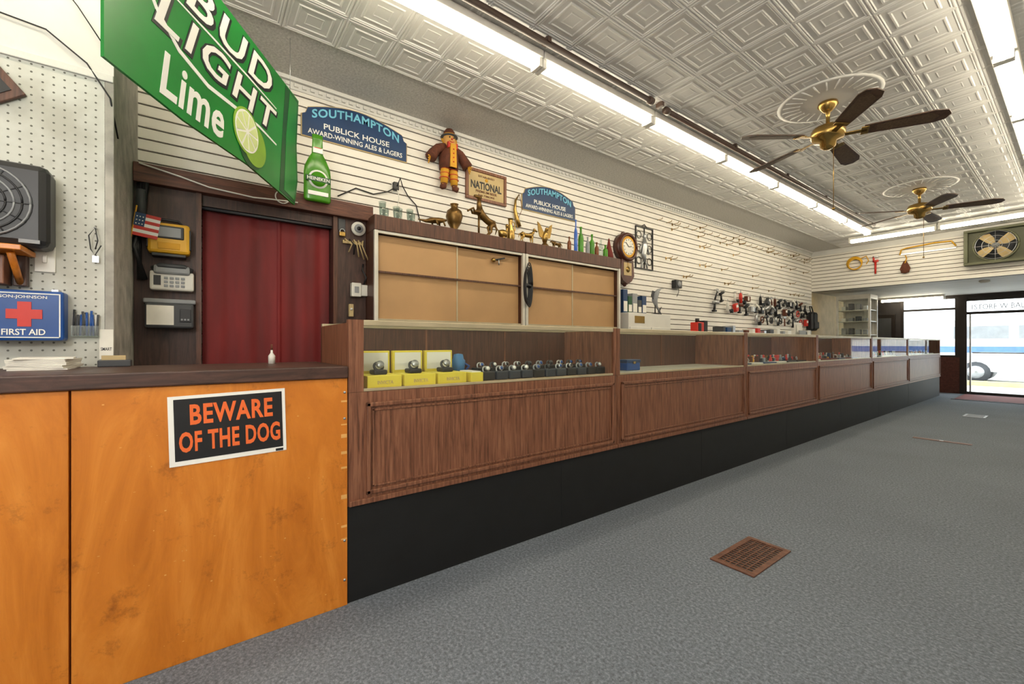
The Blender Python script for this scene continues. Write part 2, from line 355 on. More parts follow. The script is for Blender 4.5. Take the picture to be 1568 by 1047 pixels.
o.box(-1.699,-.1,YF,YF+.08,1.92,1.98,m_fr); o.box(-1.699,-.1,YF,YF+.08,2.24,2.319,m_fr); o.box(-.75,-.68,YF,YF+.08,0.001,1.919,m_fr)
o.box(-1.699,-.751,YF,YF+.07,0.001,.06,m_fr); o.box(-1.66,-1.63,YF,YF+.07,.061,1.919,m_silver); o.quad([(-1.69,YF+.03,.06),(-.1,YF+.03,.06),(-.1,YF+.03,2.24),(-1.69,YF+.03,2.24)],m_glass)
o.text('1STORE W BALTIMORE ST',-1.62,-.2,2.03,2.15,m_blk,EM(0,0,YF+.02))
o.cyl((-1.6,YF-.03,1.0),(-.8,YF-.03,1.0),.015,m_silver)
for xx in (-1.6,-.8): o.cyl((xx,YF-.03,1.0),(xx,YF+.03,1.0),.012,m_silver,seg=8)
o.obj()
simple('street',-20,20,YF+.1,40,-.12,-.02,mat('asphalt','#cfcdc8',.9))
o=B('yellow_curb'); o.box(-8,8,18.4,18.55,-.02,.12,mat('curb_yellow','#ecdc90',.7),.01); o.obj()
o=B('parked_van'); M=Matrix.Translation((-.6,21,-.02))
prof_=[(-2.4,.35),(-2.4,1.2),(-2.1,2.0),(2.0,2.05),(2.3,1.25),(3.0,1.05),(3.1,.35)]
t=Matrix(((1,0,0,0),(0,0,-1,0),(0,1,0,0),(0,0,0,1)))
o.poly(prof_,-.9,.9,m_van,M@t); o.box(-2.42,3.1,-.93,-.901,.95,1.15,m_vblue,0,M)
o.box(-2.0,-.8,-.93,-.901,1.4,1.8,m_gry,0,M); o.box(-.6,.6,-.93,-.901,1.4,1.8,m_gry,0,M); o.box(.8,1.9,-.93,-.901,1.4,1.8,m_gry,0,M)
for xx in (-1.5,2.1): o.cyl((xx,-.95,.33),(xx,.95,.33),.33,m_dkg,M=M); o.cyl((xx,-.96,.33),(xx,.96,.33),.2,m_silver,M=M)
o.obj()

# ---------- ceiling fans
def cfan(x,y,a0):
    o=B('ceiling_fan'); z=2.98
    o.lathe([(.0,.315),(.36,.312),(.37,.304),(.34,.30),(.31,.305),(.22,.298),(.18,.304),(.1,.29),(.0,.29)],m_tin,(x,y,z),32)
    for k in range(24): 
        a=k*math.pi/12; o.cyl((x+.2*math.cos(a),y+.2*math.sin(a),z+.300),(x+.33*math.cos(a),y+.33*math.sin(a),z+.303),.006,m_tin,seg=6)
    o.lathe([(0,.285),(.07,.285),(.075,.26),(.03,.21),(.015,.2),(.015,.1),(.05,.09),(.11,.07),(.125,.04),(.125,.0),(.11,-.03),(.06,-.045),(.055,-.09),(.03,-.11),(0,-.115)],m_brass,(x,y,z))
    for k in range(5):
        M=Matrix.Translation((x,y,z))@Matrix.Rotation(R(a0+72*k),4,'Z')@Matrix.Rotation(R(2),4,'Y')@Matrix.Rotation(R(-12),4,'X')
        o.box(.1,.26,-.02,.02,-.012,-.005,m_brass,.002,M); o.box(.22,.27,-.05,.05,-.012,-.005,m_brass,.002,M)
        pts=[(.24,-.055),(.66,-.075),(.73,-.055),(.755,0),(.73,.055),(.66,.075),(.24,.055)]
        o.poly(pts,-.004,.004,m_blade,M)
        pts2=[(.32,-.040),(.64,-.052),(.69,0),(.64,.052),(.32,.040)]
        o.poly(pts2,-.0055,-.0045,m_cane,M)
    o.cyl((x+.04,y,z-.1),(x+.04,y,z-.62),.003,m_brass,seg=6); o.sph((x+.04,y,z-.63),.012,m_brass,8)
    o.obj()
cfan(-1.31,4.33,20); cfan(-1.31,7.7,14)

# ---------- exhaust fan
o=B('exhaust_fan'); M=EM(-.93,2.93,YE-.02)
w=.38
o.box(-w,w,-.31,.31,.0,.03,m_olive,.004,M)
for (a,b_,c_,d_) in ((-w,w,.27,.31),(-w,w,-.31,-.27),(-w,-w+.05,-.27,.27),(w-.05,w,-.27,.27)): o.box(a,b_,c_,d_,.0,.16,m_olive,.004,M)
o.cyl((0,0,.03),(0,0,.034),.27,m_dkg,M=M,seg=32); o.torus((0,0,.13),.265,.014,m_olive,M,32)
for k in range(4):
    Mb=M@Matrix.Translation((0,0,.09))@Matrix.Rotation(R(40+90*k),4,'Z')@Matrix.Rotation(R(25),4,'X')
    o.poly([(.03,-.02),(.12,-.08),(.22,-.09),(.25,-.02),(.24,.06),(.12,.05),(.03,.02)],-.003,.003,m_tanp,Mb)
o.lathe([(0,0),(.05,0),(.05,.1),(.02,.12),(0,.12)],m_gry,M=M)
for k in range(3): o.torus((0,0,.155),.08+.08*k,.003,m_silver,M,32)
for k in range(8):
    a=k*math.pi/4; o.cyl((0,0,.155),(.27*math.cos(a),.27*math.sin(a),.155),.003,m_silver,seg=6,M=M)
o.obj()
o=B('coiled_hose'); M=EM(-2.93,2.93,YE-.03)
for k in range(4): o.torus((.006*k,-.01*k,.015+.012*k),.13-.006*k,.012,m_yel,M)
o.tube([(.1,.08,.02),(.2,.12,.02),(.24,.02,.02),(.2,-.05,.02)],.01,m_yel,M=M); o.obj()
o=B('pipe_wrench'); M=EM(-2.58,2.66,YE-.03)
o.tube([(0,0,.02),(0,.24,.02)],[.016,.02],m_redp,M=M); o.box(-.04,.05,.24,.28,.0,.04,m_redp,.005,M); o.box(-.04,.05,.33,.36,.0,.04,m_silver,.005,M); o.box(-.04,-.015,.24,.36,.0,.04,m_redp,.004,M); o.obj()
o=B('bow_saw'); M=EM(-2.2,3.0,YE-.03)
o.tube([(0,-.02,.02),(.02,.08,.02),(.1,.1,.02),(.5,.13,.02),(.72,.12,.02),(.78,.02,.02)],.013,m_yel,M=M); o.box(0,.78,-.025,.0,.015,.02,m_silver,0,M); o.obj()
o=B('leather_tool_pouch'); M=EM(-2.12,2.6,YE-.03)
o.lathe([(0,0),(.06,.02),(.08,.1),(.05,.18),(.025,.24),(0,.26)],m_brown,M=M@Matrix.Rotation(R(-90),4,'X')@Matrix.Diagonal((1,.35,1,1))@Matrix.Translation((0,-.08,0))); o.tube([(0,.2,.04),(.02,.3,.02),(0,.36,.01)],.01,m_gold,M=M); o.obj()
o=B('smoke_detector'); o.lathe([(0,0),(.07,0),(.075,-.02),(.05,-.045),(0,-.05)],m_wht,(-1.13,11.9,2.4)); o.obj()

o=B('tall_glass_cabinet'); x0,x1,y0,y1=-3.4,-2.78,11.75,12.3
o.box(x0,x1,y0,y1,0,.12,m_metalw,.004); o.box(x0,x1,y0,y1,2.2,2.3,m_metalw,.004); o.box(x0+.04,x1-.04,y1-.02,y1,.12,2.2,m_wht)
for (a,b_) in ((x0,y0),(x1-.04,y0),(x0,y1-.04),(x1-.04,y1-.04)): o.box(a,a+.04,b_,b_+.04,.12,2.2,m_metalw,.003)
for zz in (.6,1.0,1.4,1.7,1.95): o.box(x0+.01,x1-.01,y0+.02,y1-.04,zz,zz+.015,m_metalw)
for zz in (1.415,1.715,1.965):
    for k in range(4): o.box(x0+.06+k*.13,x0+.14+k*.13,y0+.15,y0+.3,zz,zz+random.uniform(.06,.16),random.choice([m_gry,m_silver,m_wht,m_dkg]),.004)
o.quad([(x0+.04,y0+.01,.12),(x1-.04,y0+.01,.12),(x1-.04,y0+.01,2.2),(x0+.04,y0+.01,2.2)],m_glass); o.obj()

# ---------- signs on the slatwall
XS=XL+.0205
def pubsign(y0,z0,w,h,ar):
    o=B('pub_sign'); M=WM(y0,z0,XS)
    def outline(d):
        p=[(d,d),(w-d,d),(w-d,h*.72),(w-.03-d*.5,h*.78),(w-.05,h-d)]
        for k in range(1,12):
            tt=1-k/12; p.append((.05+(w-.1)*tt,h-d+ar*math.sin(math.pi*tt)))
        p+=[(.05,h-d),(.03+d*.5,h*.78),(d,h*.72)]
        return p
    o.poly(outline(0),0,.012,m_tanp,M); o.poly(outline(.008),.012,.016,m_navy,M)
    o.text('SOUTHAMPTON',.08,w-.08,h*.66,h*.95,m_cyan,M,.018,.025,warp=lambda x:ar*.95*math.sin(math.pi*(x-.05)/(w-.1))-.012,sp=1.08)
    o.text('PUBLICK HOUSE',.17,w-.17,h*.39,h*.58,m_wp,M,.018,.01)
    o.text('AWARD-WINNING ALES & LAGERS',.05,w-.05,h*.13,h*.30,m_wp,M,.018,.01)
    o.obj()
pubsign(.65,2.87,.89,.245,.085); pubsign(2.88,2.70,.83,.245,.085)

o=B('beer_bottle_sign'); M=WM(.71,2.265,-3.445)@Matrix.Diagonal((1.05,1.02,.32,1))
o.lathe([(0,0),(.08,0),(.09,.015),(.09,.2),(.085,.25),(.06,.31),(.038,.35),(.034,.45),(.036,.455),(.036,.49),(0,.49)],m_gbot,M=M@Matrix.Translation((0,0,.09))@Matrix.Rotation(R(-90),4,'X'),seg=24)
M2=WM(.71,2.265,-3.445)
o.cyl((0,.16,.04),(0,.16,.062),.068,m_wp,M=M2,seg=28); o.cyl((0,.16,.06),(0,.16,.064),.055,m_gbot,M=M2,seg=28)
o.box(-.086,.086,.14,.18,.05,.0655,m_dgreen,.002,M2); o.text('HEINEKEN',-.077,.077,.148,.172,m_wp,M2,.0665,.01)
o.box(-.07,.07,.04,.07,.05,.06,m_wp,.002,M2); o.box(-.034,.034,.36,.4,.035,.047,m_wp,.002,M2); o.box(-.025,.025,.395,.4,.035,.049,m_redp,.0,M2)
o.obj()

o=B('scarecrow_doll'); M=WM(1.95,2.69,XS+.05)
for sx in (-1,1):
    o.tube([(sx*.03,.26,0),(sx*.05,.16,.01),(sx*.055,.06,.01)],[.045,.043,.035],m_gold,M=M)
    for k in range(3): o.torus((sx*(.04+.007*k),.2-.045*k,.008),.044,.004,m_redp,M,12,rot=Matrix.Rotation(R(90),3,'X'))
    o.tube([(sx*.055,.07,.01),(sx*.06,.03,.01),(sx*.085,.015,.03)],[.028,.03,.026],m_brown,M=M)
    o.tube([(sx*.05,.40,0),(sx*.12,.38,.01),(sx*.17,.32,.01),(sx*.2,.27,.02)],[.05,.042,.05,.055],m_brown,M=M)
    for k in range(4): o.cyl((sx*.2,.28,.02),(sx*(.225+.004*k),.21+.02*k,.02+.01*k),.006,m_gold,seg=6,M=M)
    for k in range(3): o.cyl((sx*.06,.09,.0),(sx*.06+.02*(k-1),.04,.03),.005,m_gold,seg=6,M=M)
o.tube([(0,.2,0),(0,.3,0),(0,.38,0),(0,.43,0)],[.095,.1,.085,.03],m_brown,M=M)
o.poly([(-.035,.2),(.035,.2),(.03,.42),(-.03,.42)],.06,.1,m_gold,M)
for k in range(4): o.sph((0,.25+.04*k,.102),.007,m_redp,8,M)
o.poly([(0,.41),(-.05,.44),(-.05,.38)],.06,.09,m_redp,M); o.poly([(0,.41),(.05,.44),(.05,.38)],.06,.09,m_redp,M)
o.sph((0,.48,.01),(.065,.07,.058),m_skin,16,M)
for k in range(14):
    a=R(190+k*12.5*1.15); o.cyl((.045*math.cos(a),.485+.04*math.sin(a)*.6,.0),(.085*math.cos(a),.49+.07*math.sin(a)*.9,.01),.008,m_gold,seg=6,M=M)
o.sph((-.022,.495,.064),.008,m_blk,8,M); o.sph((.022,.495,.064),.008,m_blk,8,M); o.sph((0,.478,.069),.01,m_redp,8,M)
o.tube([(-.025,.46,.06),(0,.45,.065),(.025,.46,.06)],.004,m_redp,M=M)
o.tube([(0,.515,.01),(0,.522,.01)],[.085,.08],m_dkg,M=M,seg=18); o.tube([(0,.52,.01),(0,.56,.01),(0,.59,.01)],[.06,.055,.035],m_brown,M=M,seg=14); o.tube([(0,.522,.01),(0,.535,.01)],.064,m_gold,M=M,seg=14)
o.box(-.1,.1,.385,.395,-.05,-.04,m_brown,0,M)
o.obj()
o=B('framed_wall_sign'); M=WM(2.16,2.68,XS)
o.box(.02,.48,.02,.3,0,.015,m_tanp,0,M)
for a in ((0,.5,0,.03),(0,.5,.29,.32),(0,.03,.03,.29),(.47,.5,.03,.29)): o.box(*a,.0,.03,m_case,.004,M)
o.text('ESTABLISHED',.15,.35,.245,.265,m_brown,M,.016,.01); o.text('NATIONAL',.06,.44,.12,.2,m_blk,M,.016,.03); o.text('PREMIUM BEER',.12,.38,.085,.11,m_brown,M,.016,.01); o.text('BALTIMORE',.15,.35,.05,.07,m_brown,M,.016,.01)
o.cyl((.25,.225,.013),(.25,.225,.018),.018,m_gold,M=M); o.obj()
o=B('hunting_horn'); M=WM(2.8,2.49,XS+.028)
o.tube([(.03,.0,.0),(.0,.08,0),(-.03,.18,0),(-.02,.28,0),(.03,.36,0)],[.028,.024,.018,.012,.005],m_brass,M=M); o.tube([(0,.08,.02),(.06,.2,.02),(.03,.36,.0)],.003,m_brown,M=M); o.obj()

o=B('regulator_clock'); M=WM(4.61,2.0,XS)
o.cyl((0,.5,0),(0,.5,.1),.19,m_clockw,M=M,seg=32); o.torus((0,.5,.1),.165,.025,m_clockw,M,32); o.cyl((0,.5,.1),(0,.5,.105),.145,m_gold,M=M,seg=32,smooth=False); o.cyl((0,.5,.104),(0,.5,.108),.11,m_paper,M=M,seg=32,smooth=False)
for k in range(12):
    a=R(30*k); o.box(-.004,.004,.085,.102,.107,.111,m_blk,0,M@Matrix.Translation((0,.5,0))@Matrix.Rotation(a,4,'Z'))
o.box(-.005,.005,0,.08,.109,.113,m_blk,0,M@Matrix.Translation((0,.5,0))@Matrix.Rotation(R(50),4,'Z')); o.box(-.005,.005,0,.06,.109,.113,m_blk,0,M@Matrix.Translation((0,.5,0))@Matrix.Rotation(R(-80),4,'Z'))
o.poly([(-.12,.33),(-.14,.12),(-.09,.05),(-.03,.02),(0,0),(.03,.02),(.09,.05),(.14,.12),(.12,.33)],0,.09,m_clockw,M); o.poly([(-.08,.29),(-.08,.12),(.08,.12),(.08,.29)],.09,.094,m_tanp,M)
o.cyl((0,.2,.095),(0,.2,.1),.04,m_brass,M=M); o.cyl((0,.32,.097),(0,.2,.097),.004,m_brass,M=M,seg=6)
o.poly([(-.08,.66),(-.04,.71),(0,.68),(.04,.71),(.08,.66)],.02,.06,m_clockw,M); o.sph((0,.0,.04),.025,m_clockw,10,M); o.obj()
o=B('metal_wall_art'); M=WM(4.88,2.26,XS)
for a in ((0,.4,0,.015),(0,.4,.585,.6),(0,.015,.015,.585),(.385,.4,.015,.585)): o.box(*a,0,.02,m_blk,.002,M)
o.tube([(.2,.0,.01),(.2,.6,.01)],.008,m_blk,M=M)
o.tube([(.2,.1,.01),(.17,.22,.015),(.2,.34,.015),(.19,.44,.01)],[.02,.05,.06,.02],m_silver,M=M@Matrix.Translation((0,0,.02))@Matrix.Diagonal((1,1,.4,1))); o.sph((.2,.47,.02),(.03,.04,.02),m_silver,12,M)
for sx in (-1,1):
    o.tube([(.2,.36,.01),(.2+sx*.08,.32,.01),(.2+sx*.1,.22,.01)],.012,m_silver,M=M); o.tube([(.2,.14,.01),(.2+sx*.05,.08,.01),(.2+sx*.07,.02,.01)],.012,m_silver,M=M)
    for k in range(3): o.torus((.2+sx*.12,.12+.18*k,.01),.05,.005,m_blk,M,16)
o.tube([(.14,.6,.01),(.2,.64,.01),(.26,.6,.01)],.006,m_blk,M=M); o.obj()

# ---------- ornaments on top of the showcases
ZT=2.221
def std(x,y): return WM(y,ZT,x)
for k in range(6):
    o=B('drinking_glass'); yy=1.18+.058*k; xx=-3.35-(k%2)*.09; hh=.1+.02*(k%3==0)
    o.lathe([(.02,0),(.022,.004),(.03,hh),(.028,hh),(.019,.008),(0,.008)],m_clear,(xx,yy,ZT),14); o.obj()
def quad(name,x,y,s,m,fl=1,neck=.6,rear=0,lift=0):
    o=B(name); M=std(x,y)@Matrix.Translation((0,lift,0))@Matrix.Diagonal((s*fl,s,s,1))@Matrix.Rotation(R(rear),4,'Z')
    o.tube([(-.13,.155,0),(-.1,.165,0),(-.04,.15,0),(.04,.155,0),(.09,.17,0),(.12,.185,0)],[.015,.04,.034,.038,.042,.02],m,M=M)
    o.tube([(.09,.18,0),(.13,.23*neck/.6,0),(.155,.28*neck/.6,0)],[.034,.024,.02],m,M=M)
    hxp,hz=.155,.28*neck/.6
    o.tube([(hxp-.015,hz+.012,0),(hxp+.02,hz+.005,0),(hxp+.06,hz-.015,0)],[.018,.02,.01],m,M=M)
    for sz in (-1,1):
        o.tube([(hxp,hz+.015,sz*.012),(hxp-.005,hz+.045,sz*.018)],[.007,.002],m,M=M)
        o.tube([(-.1,.16,sz*.022),(-.085,.11,sz*.025),(-.115,.07,sz*.024),(-.1,.008,sz*.024),(-.085,.004,sz*.024)],[.03,.02,.01,.009,.011],m,M=M,seg=8)
        o.tube([(.09,.16,sz*.022),(.095,.1,sz*.024),(.1,.06,sz*.024),(.095,.008,sz*.024),(.11,.004,sz*.024)] if not rear else [(.09,.16,sz*.022),(.14,.12,sz*.024),(.17,.14,sz*.024),(.19,.1,sz*.024)],[.025,.014,.01,.009,.011] if not rear else [.025,.014,.01,.01],m,M=M,seg=8)
    o.tube([(-.13,.165,0),(-.165,.15,0),(-.175,.09,0)],[.012,.01,.003],m,M=M)
    if not rear: o.box(-.14,.14,-.001,.006,-.05,.05,m,.002,M)
    return o
o=B('lizard_figurine'); M=std(-3.36,1.64)
o.tube([(-.15,.04,0),(-.09,.03,.02),(-.03,.05,0),(.04,.06,0),(.08,.07,0),(.12,.075,0)],[.004,.014,.025,.026,.018,.008],m_bronze,M=M)
for ux in (-.02,.05):
    for sz in (-1,1): o.tube([(ux,.05,0),(ux+.02,.045,sz*.04),(ux+.03,.008,sz*.05)],[.012,.009,.008],m_bronze,M=M)
o.obj()
o=B('bronze_vase'); o.lathe([(0,0),(.04,0),(.045,.01),(.03,.03),(.06,.08),(.078,.14),(.068,.19),(.03,.22),(.035,.25),(.04,.255),(0,.25)],m_bronze,(-3.42,1.87,ZT)); o.obj()
o=quad('bucking_horse_figurine',-3.4,2.12,.95,m_bronze,-1,.6,30,.05); o.box(-.1,.1,0,.015,-.05,.05,m_bronze,.003,std(-3.4,2.12)); o.cyl((0,.01,0),(0,.2,0),.01,m_bronze,M=std(-3.4,2.12)); o.obj()
o=B('duck_figurine'); M=std(-3.36,2.37)@Matrix.Diagonal((.6,.9,.9,1))
o.tube([(-.09,.08,0),(-.05,.06,0),(.0,.055,0),(.05,.06,0),(.08,.08,0)],[.006,.04,.05,.04,.02],m_brass,M=M); o.tube([(.06,.07,0),(.08,.11,0),(.075,.14,0)],[.022,.015,.014],m_brass,M=M); o.sph((.08,.15,0),.022,m_brass,12,M); o.cyl((.095,.148,0),(.13,.142,0),.008,m_gold,r2=.003,M=M,seg=8); o.cyl((0,0,0),(0,.02,0),.035,m_brass,M=M); o.obj()
o=B('brass_pitcher'); o.lathe([(0,0),(.03,0),(.035,.01),(.045,.06),(.04,.12),(.02,.17),(.02,.2),(.028,.235),(0,.23)],m_brass,(-3.42,2.505,ZT)); o.tube([(-3.42,2.525,ZT+.21),(-3.42,2.555,ZT+.2),(-3.42,2.56,ZT+.13),(-3.42,2.54,ZT+.08)],.006,m_brass); o.obj()
quad('brass_dog_figurine',-3.4,2.70,.62,m_brass,1,.55).obj()
o=B('eagle_figurine'); M=std(-3.4,2.94)
o.tube([(0,.05,0),(.0,.1,0),(.01,.15,0),(.02,.185,0)],[.02,.035,.03,.016],m_brass,M=M); o.sph((.028,.2,0),.02,m_brass,10,M); o.cyl((.04,.2,0),(.06,.19,0),.007,m_gold,r2=.002,M=M,seg=6)
for sx in (-1,1): o.poly([(sx*.01,.15),(sx*.07,.24),(sx*.1,.26),(sx*.09,.18),(sx*.07,.11),(sx*.02,.09)],-.006,.006,m_brass,M)
o.lathe([(0,0),(.05,0),(.045,.02),(.02,.05),(0,.06)],m_bronze,(-3.4,2.94,ZT)); o.obj()
quad('small_elephant_figurine',-3.42,3.13,.45,m_bronze,-1,.4).obj()
def bottle(name,x,y,r_,h,m):
    o=B(name); o.lathe([(0,0),(r_*.95,0),(r_,.01),(r_,h*.55),(r_*.85,h*.65),(r_*.38,h*.76),(r_*.36,h*.94),(r_*.45,h*.95),(r_*.45,h),(0,h)],m,(x,y,ZT),14); o.obj()
bottle('blue_bottle',-3.36,3.36,.02,.36,m_bglass); bottle('green_bottle',-3.38,3.46,.032,.3,m_gbot)
for y_,r_,h_,mm,nm in ((3.56,.025,.2,m_gry,'glass_bottle'),(3.63,.03,.24,m_gbot,'green_bottle'),(3.71,.025,.16,m_amber,'amber_bottle'),(3.78,.028,.2,m_clear,'glass_bottle'),(3.86,.03,.15,m_gbot,'green_bottle'),(3.27,.022,.16,m_amber,'amber_bottle')): bottle(nm,-3.37,y_,r_,h_,mm)
o=B('red_ceramic_cone'); o.lathe([(0,0),(.06,0),(.05,.06),(.02,.18),(.008,.25),(0,.26)],m_maroon,(-3.42,3.98,ZT)); o.obj()

o=B('wall_outlet_with_cords'); M=WM(1.43,2.62,XS)
o.box(-.035,.035,-.05,.05,0,.01,m_wht,.003,M); o.box(-.03,.02,-.03,.04,.01,.05,m_blk,.006,M)
o.tube([(0,0,.05),(.03,.08,.05),(.06,.02,.03),(.12,-.05,.01),(.2,-.12,.01),(.25,-.3,.01)],.005,m_blk,M=M)
o.tube([(0,0,.04),(-.08,-.06,.03),(-.2,-.1,.01),(-.35,-.08,.01),(-.5,-.18,.01)],.005,m_blk,M=M)
o.tube([(0,0,.04),(.02,-.1,.05),(.0,-.2,.04),(.06,-.3,.03)],.004,m_wht,M=M); o.obj()
o=B('white_cable'); o.tube([(-3.44,-.3,2.31),(-3.435,-.1,2.27),(-3.435,.05,2.235),(-3.435,.3,2.22),(-3.435,.42,2.23),(-3.435,.58,2.24)],.005,m_wht); o.torus((-3.435,.48,2.26),.045,.004,m_wht,rot=Matrix.Rotation(R(90),3,'Y')); o.obj()
o=B('black_cord_coil'); M=WM(2.605,1.58,-3.29)
for k in range(5): o.torus((.005*(k-2),.19+.004*k,.01+.006*k),.03+.003*k,.006,m_blk,M,24,sy=5.2)
o.cyl((-.03,.2,.02),(.035,.2,.02),.02,m_blk,M=M); o.cyl((0,.38,0),(0,.38,.05),.005,m_silver,M=M); o.obj()
o=B('showcase_lock'); M=WM(2.25,2.0,-3.36); o.cyl((0,0,0),(.12,.03,.03),.008,m_blk,M=M); o.sph((0,0,.015),.022,m_brass,10,M); o.cyl((.06,.015,.015),(.06,-.04,.02),.006,m_silver,M=M); o.obj()

# ---------- devices on the left post
XP=-3.499
o=B('yellow_portable_radio'); M=WM(-.26,1.77,XP)
o.box(0,.21,0,.19,0,.09,m_yel,.018,M); o.box(.03,.18,.09,.17,.085,.095,m_blk,.006,M); o.box(.045,.165,.1,.16,.094,.098,m_gry,.002,M); o.box(-.006,.02,.03,.16,.01,.08,m_blk,.005,M); o.box(.19,.216,.03,.16,.01,.08,m_blk,.005,M)
o.box(.05,.16,.025,.065,.088,.094,m_gold,.003,M); o.tube([(.04,.19,.045),(.06,.215,.045),(.15,.215,.045),(.17,.19,.045)],.008,m_blk,M=M); o.box(.02,.19,-.02,.0,.0,.08,m_blk,.004,M); o.obj()
o=B('desk_telephone'); M=WM(-.25,1.54,XP)
o.box(0,.22,0,.12,0,.07,m_wht,.012,M); o.box(.02,.2,.1,.155,.03,.09,m_gry,.012,M); o.tube([(.015,.13,.06),(.05,.15,.08),(.17,.15,.08),(.21,.13,.06)],.016,m_dkg,M=M)
for a in range(4):
    for c_ in range(3): o.box(.07+.028*a,.09+.028*a,.02+.024*c_,.036+.024*c_,.07,.076,m_gry,.002,M)
o.box(.02,.055,.03,.09,.07,.074,m_blk,0,M); o.obj()
o=B('fax_machine'); M=WM(-.28,1.30,XP)
o.box(.01,.25,.0,.155,0,.11,m_dkg,.012,M); o.box(.0,.26,.156,.185,0,.08,m_gry,.008,M); o.box(.02,.15,.02,.14,.112,.116,m_paper,0,M); o.box(.18,.235,.04,.12,.11,.118,m_blk,.002,M)
for k in range(3): o.box(.185+.016*k,.195+.016*k,.05,.06,.118,.122,m_gry,0,M)
o.obj()
o=B('small_american_flag'); M=WM(-.33,1.86,-3.40,-8)
for k in range(7): o.box(0,.12,.02*k,.02*k+.02,0,.003,m_redp if k%2==0 else m_wp,0,M)
o.box(0,.05,.06,.14,.003,.005,m_navy,0,M)
for a in range(3):
    for c_ in range(3): o.box(.008+.014*a,.014+.014*a,.07+.022*c_,.076+.022*c_,.005,.006,m_wp,0,M)
o.cyl((0,-.14,.001),(0,.18,.001),.004,m_gold,M=M,seg=6); o.obj()
o=B('black_cable_bundle')
for k in range(4): o.tube([(-3.48+.01*k,-.3+.012*k,2.2),(-3.47,-.31+.01*k,2.0),(-3.46+.008*k,-.30-.008*k,1.8),(-3.47,-.3+.01*k,1.6)],.012,m_blk)
o.tube([(-3.45,-.29,2.15),(-3.45,-.29,1.95)],.025,m_dkg); o.obj()
o=B('round_thermostat'); M=WM(1.03,2.13,XP+.0); o.cyl((0,0,0),(0,0,.025),.055,m_wht,M=M,seg=24); o.cyl((0,0,.025),(0,0,.032),.035,m_gry,M=M); o.cyl((0,0,.03),(0,0,.036),.016,m_blk,M=M); o.obj()
o=B('junction_box'); M=WM(.97,1.58,XP); o.box(0,.075,0,.11,0,.05,m_wht,.006,M); o.box(.08,.13,.01,.1,0,.03,m_wht,.004,M); o.box(.02,.055,.03,.08,.05,.055,m_gry,.002,M); o.tube([(.1,.1,.02),(.12,.16,.03),(.09,.22,.02),(.1,.27,.01)],.006,m_blk,M=M); o.obj()
o=B('hanging_wires'); M=WM(.95,1.95,XP)
for k in range(5): o.tube([(-.02+.03*k,.06,.0),(-.03+.035*k,.08,.04),(.02+.02*k,.04,.05),(.0+.04*k,-.02-.015*k,.03)],.005,random.choice([m_tanp,m_wht,m_blk]),M=M)
o.box(-.04,.12,.05,.075,0,.02,m_tanp,.003,M); o.obj()
o=B('door_chime'); M=WM(.955,1.42,XP); o.box(0,.035,0,.1,0,.03,m_tanp,.004,M); o.cyl((.017,.06,.03),(.017,.06,.034),.01,m_wht,M=M); o.obj()
o=B('padlock_hasp'); M=WM(.90,2.1,XP+.0); o.box(-.02,.03,0,.09,0,.012,m_dkg,.002,M); o.torus((.005,-.01,.02),.018,.004,m_silver,M,16); o.box(-.018,.028,-.05,-.015,.005,.03,m_brass,.004,M); o.obj()

# ---------- pegboard wall things
XG=-2.749
o=B('first_aid_kit'); M=WM(-.9,1.215,XG)
o.box(0,.42,0,.215,0,.085,m_blue,.01,M); o.box(.01,.41,.012,.016,.084,.088,m_wp,0,M); o.box(.01,.41,.199,.203,.084,.088,m_wp,0,M); o.box(.406,.41,.012,.2,.084,.088,m_wp,0,M); o.box(.01,.014,.012,.2,.084,.088,m_wp,0,M)
o.box(.284,.324,.06,.165,.085,.0885,m_redp,0,M); o.box(.252,.356,.093,.133,.085,.0892,m_redp,0,M)
o.text('FIRST AID',.240,.365,.024,.05,m_wp,M,.087,.015); o.text('JOHNSON-JOHNSON',.18,.37,.176,.192,m_wp,M,.087,.008)
for xx in (.06,.39): o.box(xx-.012,xx+.012,.205,.225,.02,.07,m_silver,.002,M)
o.obj()
o=B('pen_holder'); M=WM(-.468,1.235,XG)
o.box(0,.09,0,.004,0,.03,m_clear,0,M); o.box(0,.09,0,.05,.027,.03,m_clear,0,M); o.box(0,.09,0,.1,0,.003,m_wht,0,M)
for k in range(8): o.tube([(.006+.011*k,.004,.015),(.006+.011*k+random.uniform(-.006,.006),.11+random.uniform(-.01,.015),.015)],[.0045,.0045],random.choice([m_blue,m_blk,m_blue,m_wht,m_dkg]),M=M,seg=6)
o.obj()
o=B('light_switch'); M=WM(-.585,1.52,XG); o.box(0,.065,0,.115,0,.008,m_wht,.003,M); o.box(.026,.04,.04,.075,.008,.016,m_wht,.002,M); o.obj()
o=B('box_fan'); M=WM(-.9,1.605,XG)
o.box(0,.385,0,.35,0,.14,m_blk,.03,M); o.cyl((.19,.175,.14),(.19,.175,.146),.15,m_dkg,M=M,seg=32,smooth=False)
for k in range(6): o.torus((.19,.175,.148),.03+.023*k,.0035,m_gry if k%2 else m_blk,M,32)
for k in range(12):
    a=k*math.pi/6; o.cyl((.19,.175,.148),(.19+.15*math.cos(a),.175+.15*math.sin(a),.146),.003,m_dkg,seg=6,M=M)
o.cyl((.19,.175,.14),(.19,.175,.155),.035,m_gry,M=M); o.box(.3,.36,.015,.03,.139,.143,m_gry,0,M); o.obj()
o=B('wooden_shelf_bracket'); M=WM(-.9,1.45,XG); o.box(0,.32,.13,.152,0,.2,m_ply,.003,M); o.box(.26,.3,0,.13,0,.04,m_pan,.003,M); o.box(.15,.25,.0,.12,0,.1,m_case,.004,M); o.tube([(.28,.01,.03),(.28,.125,.15)],.012,m_ply,M=M); o.obj()
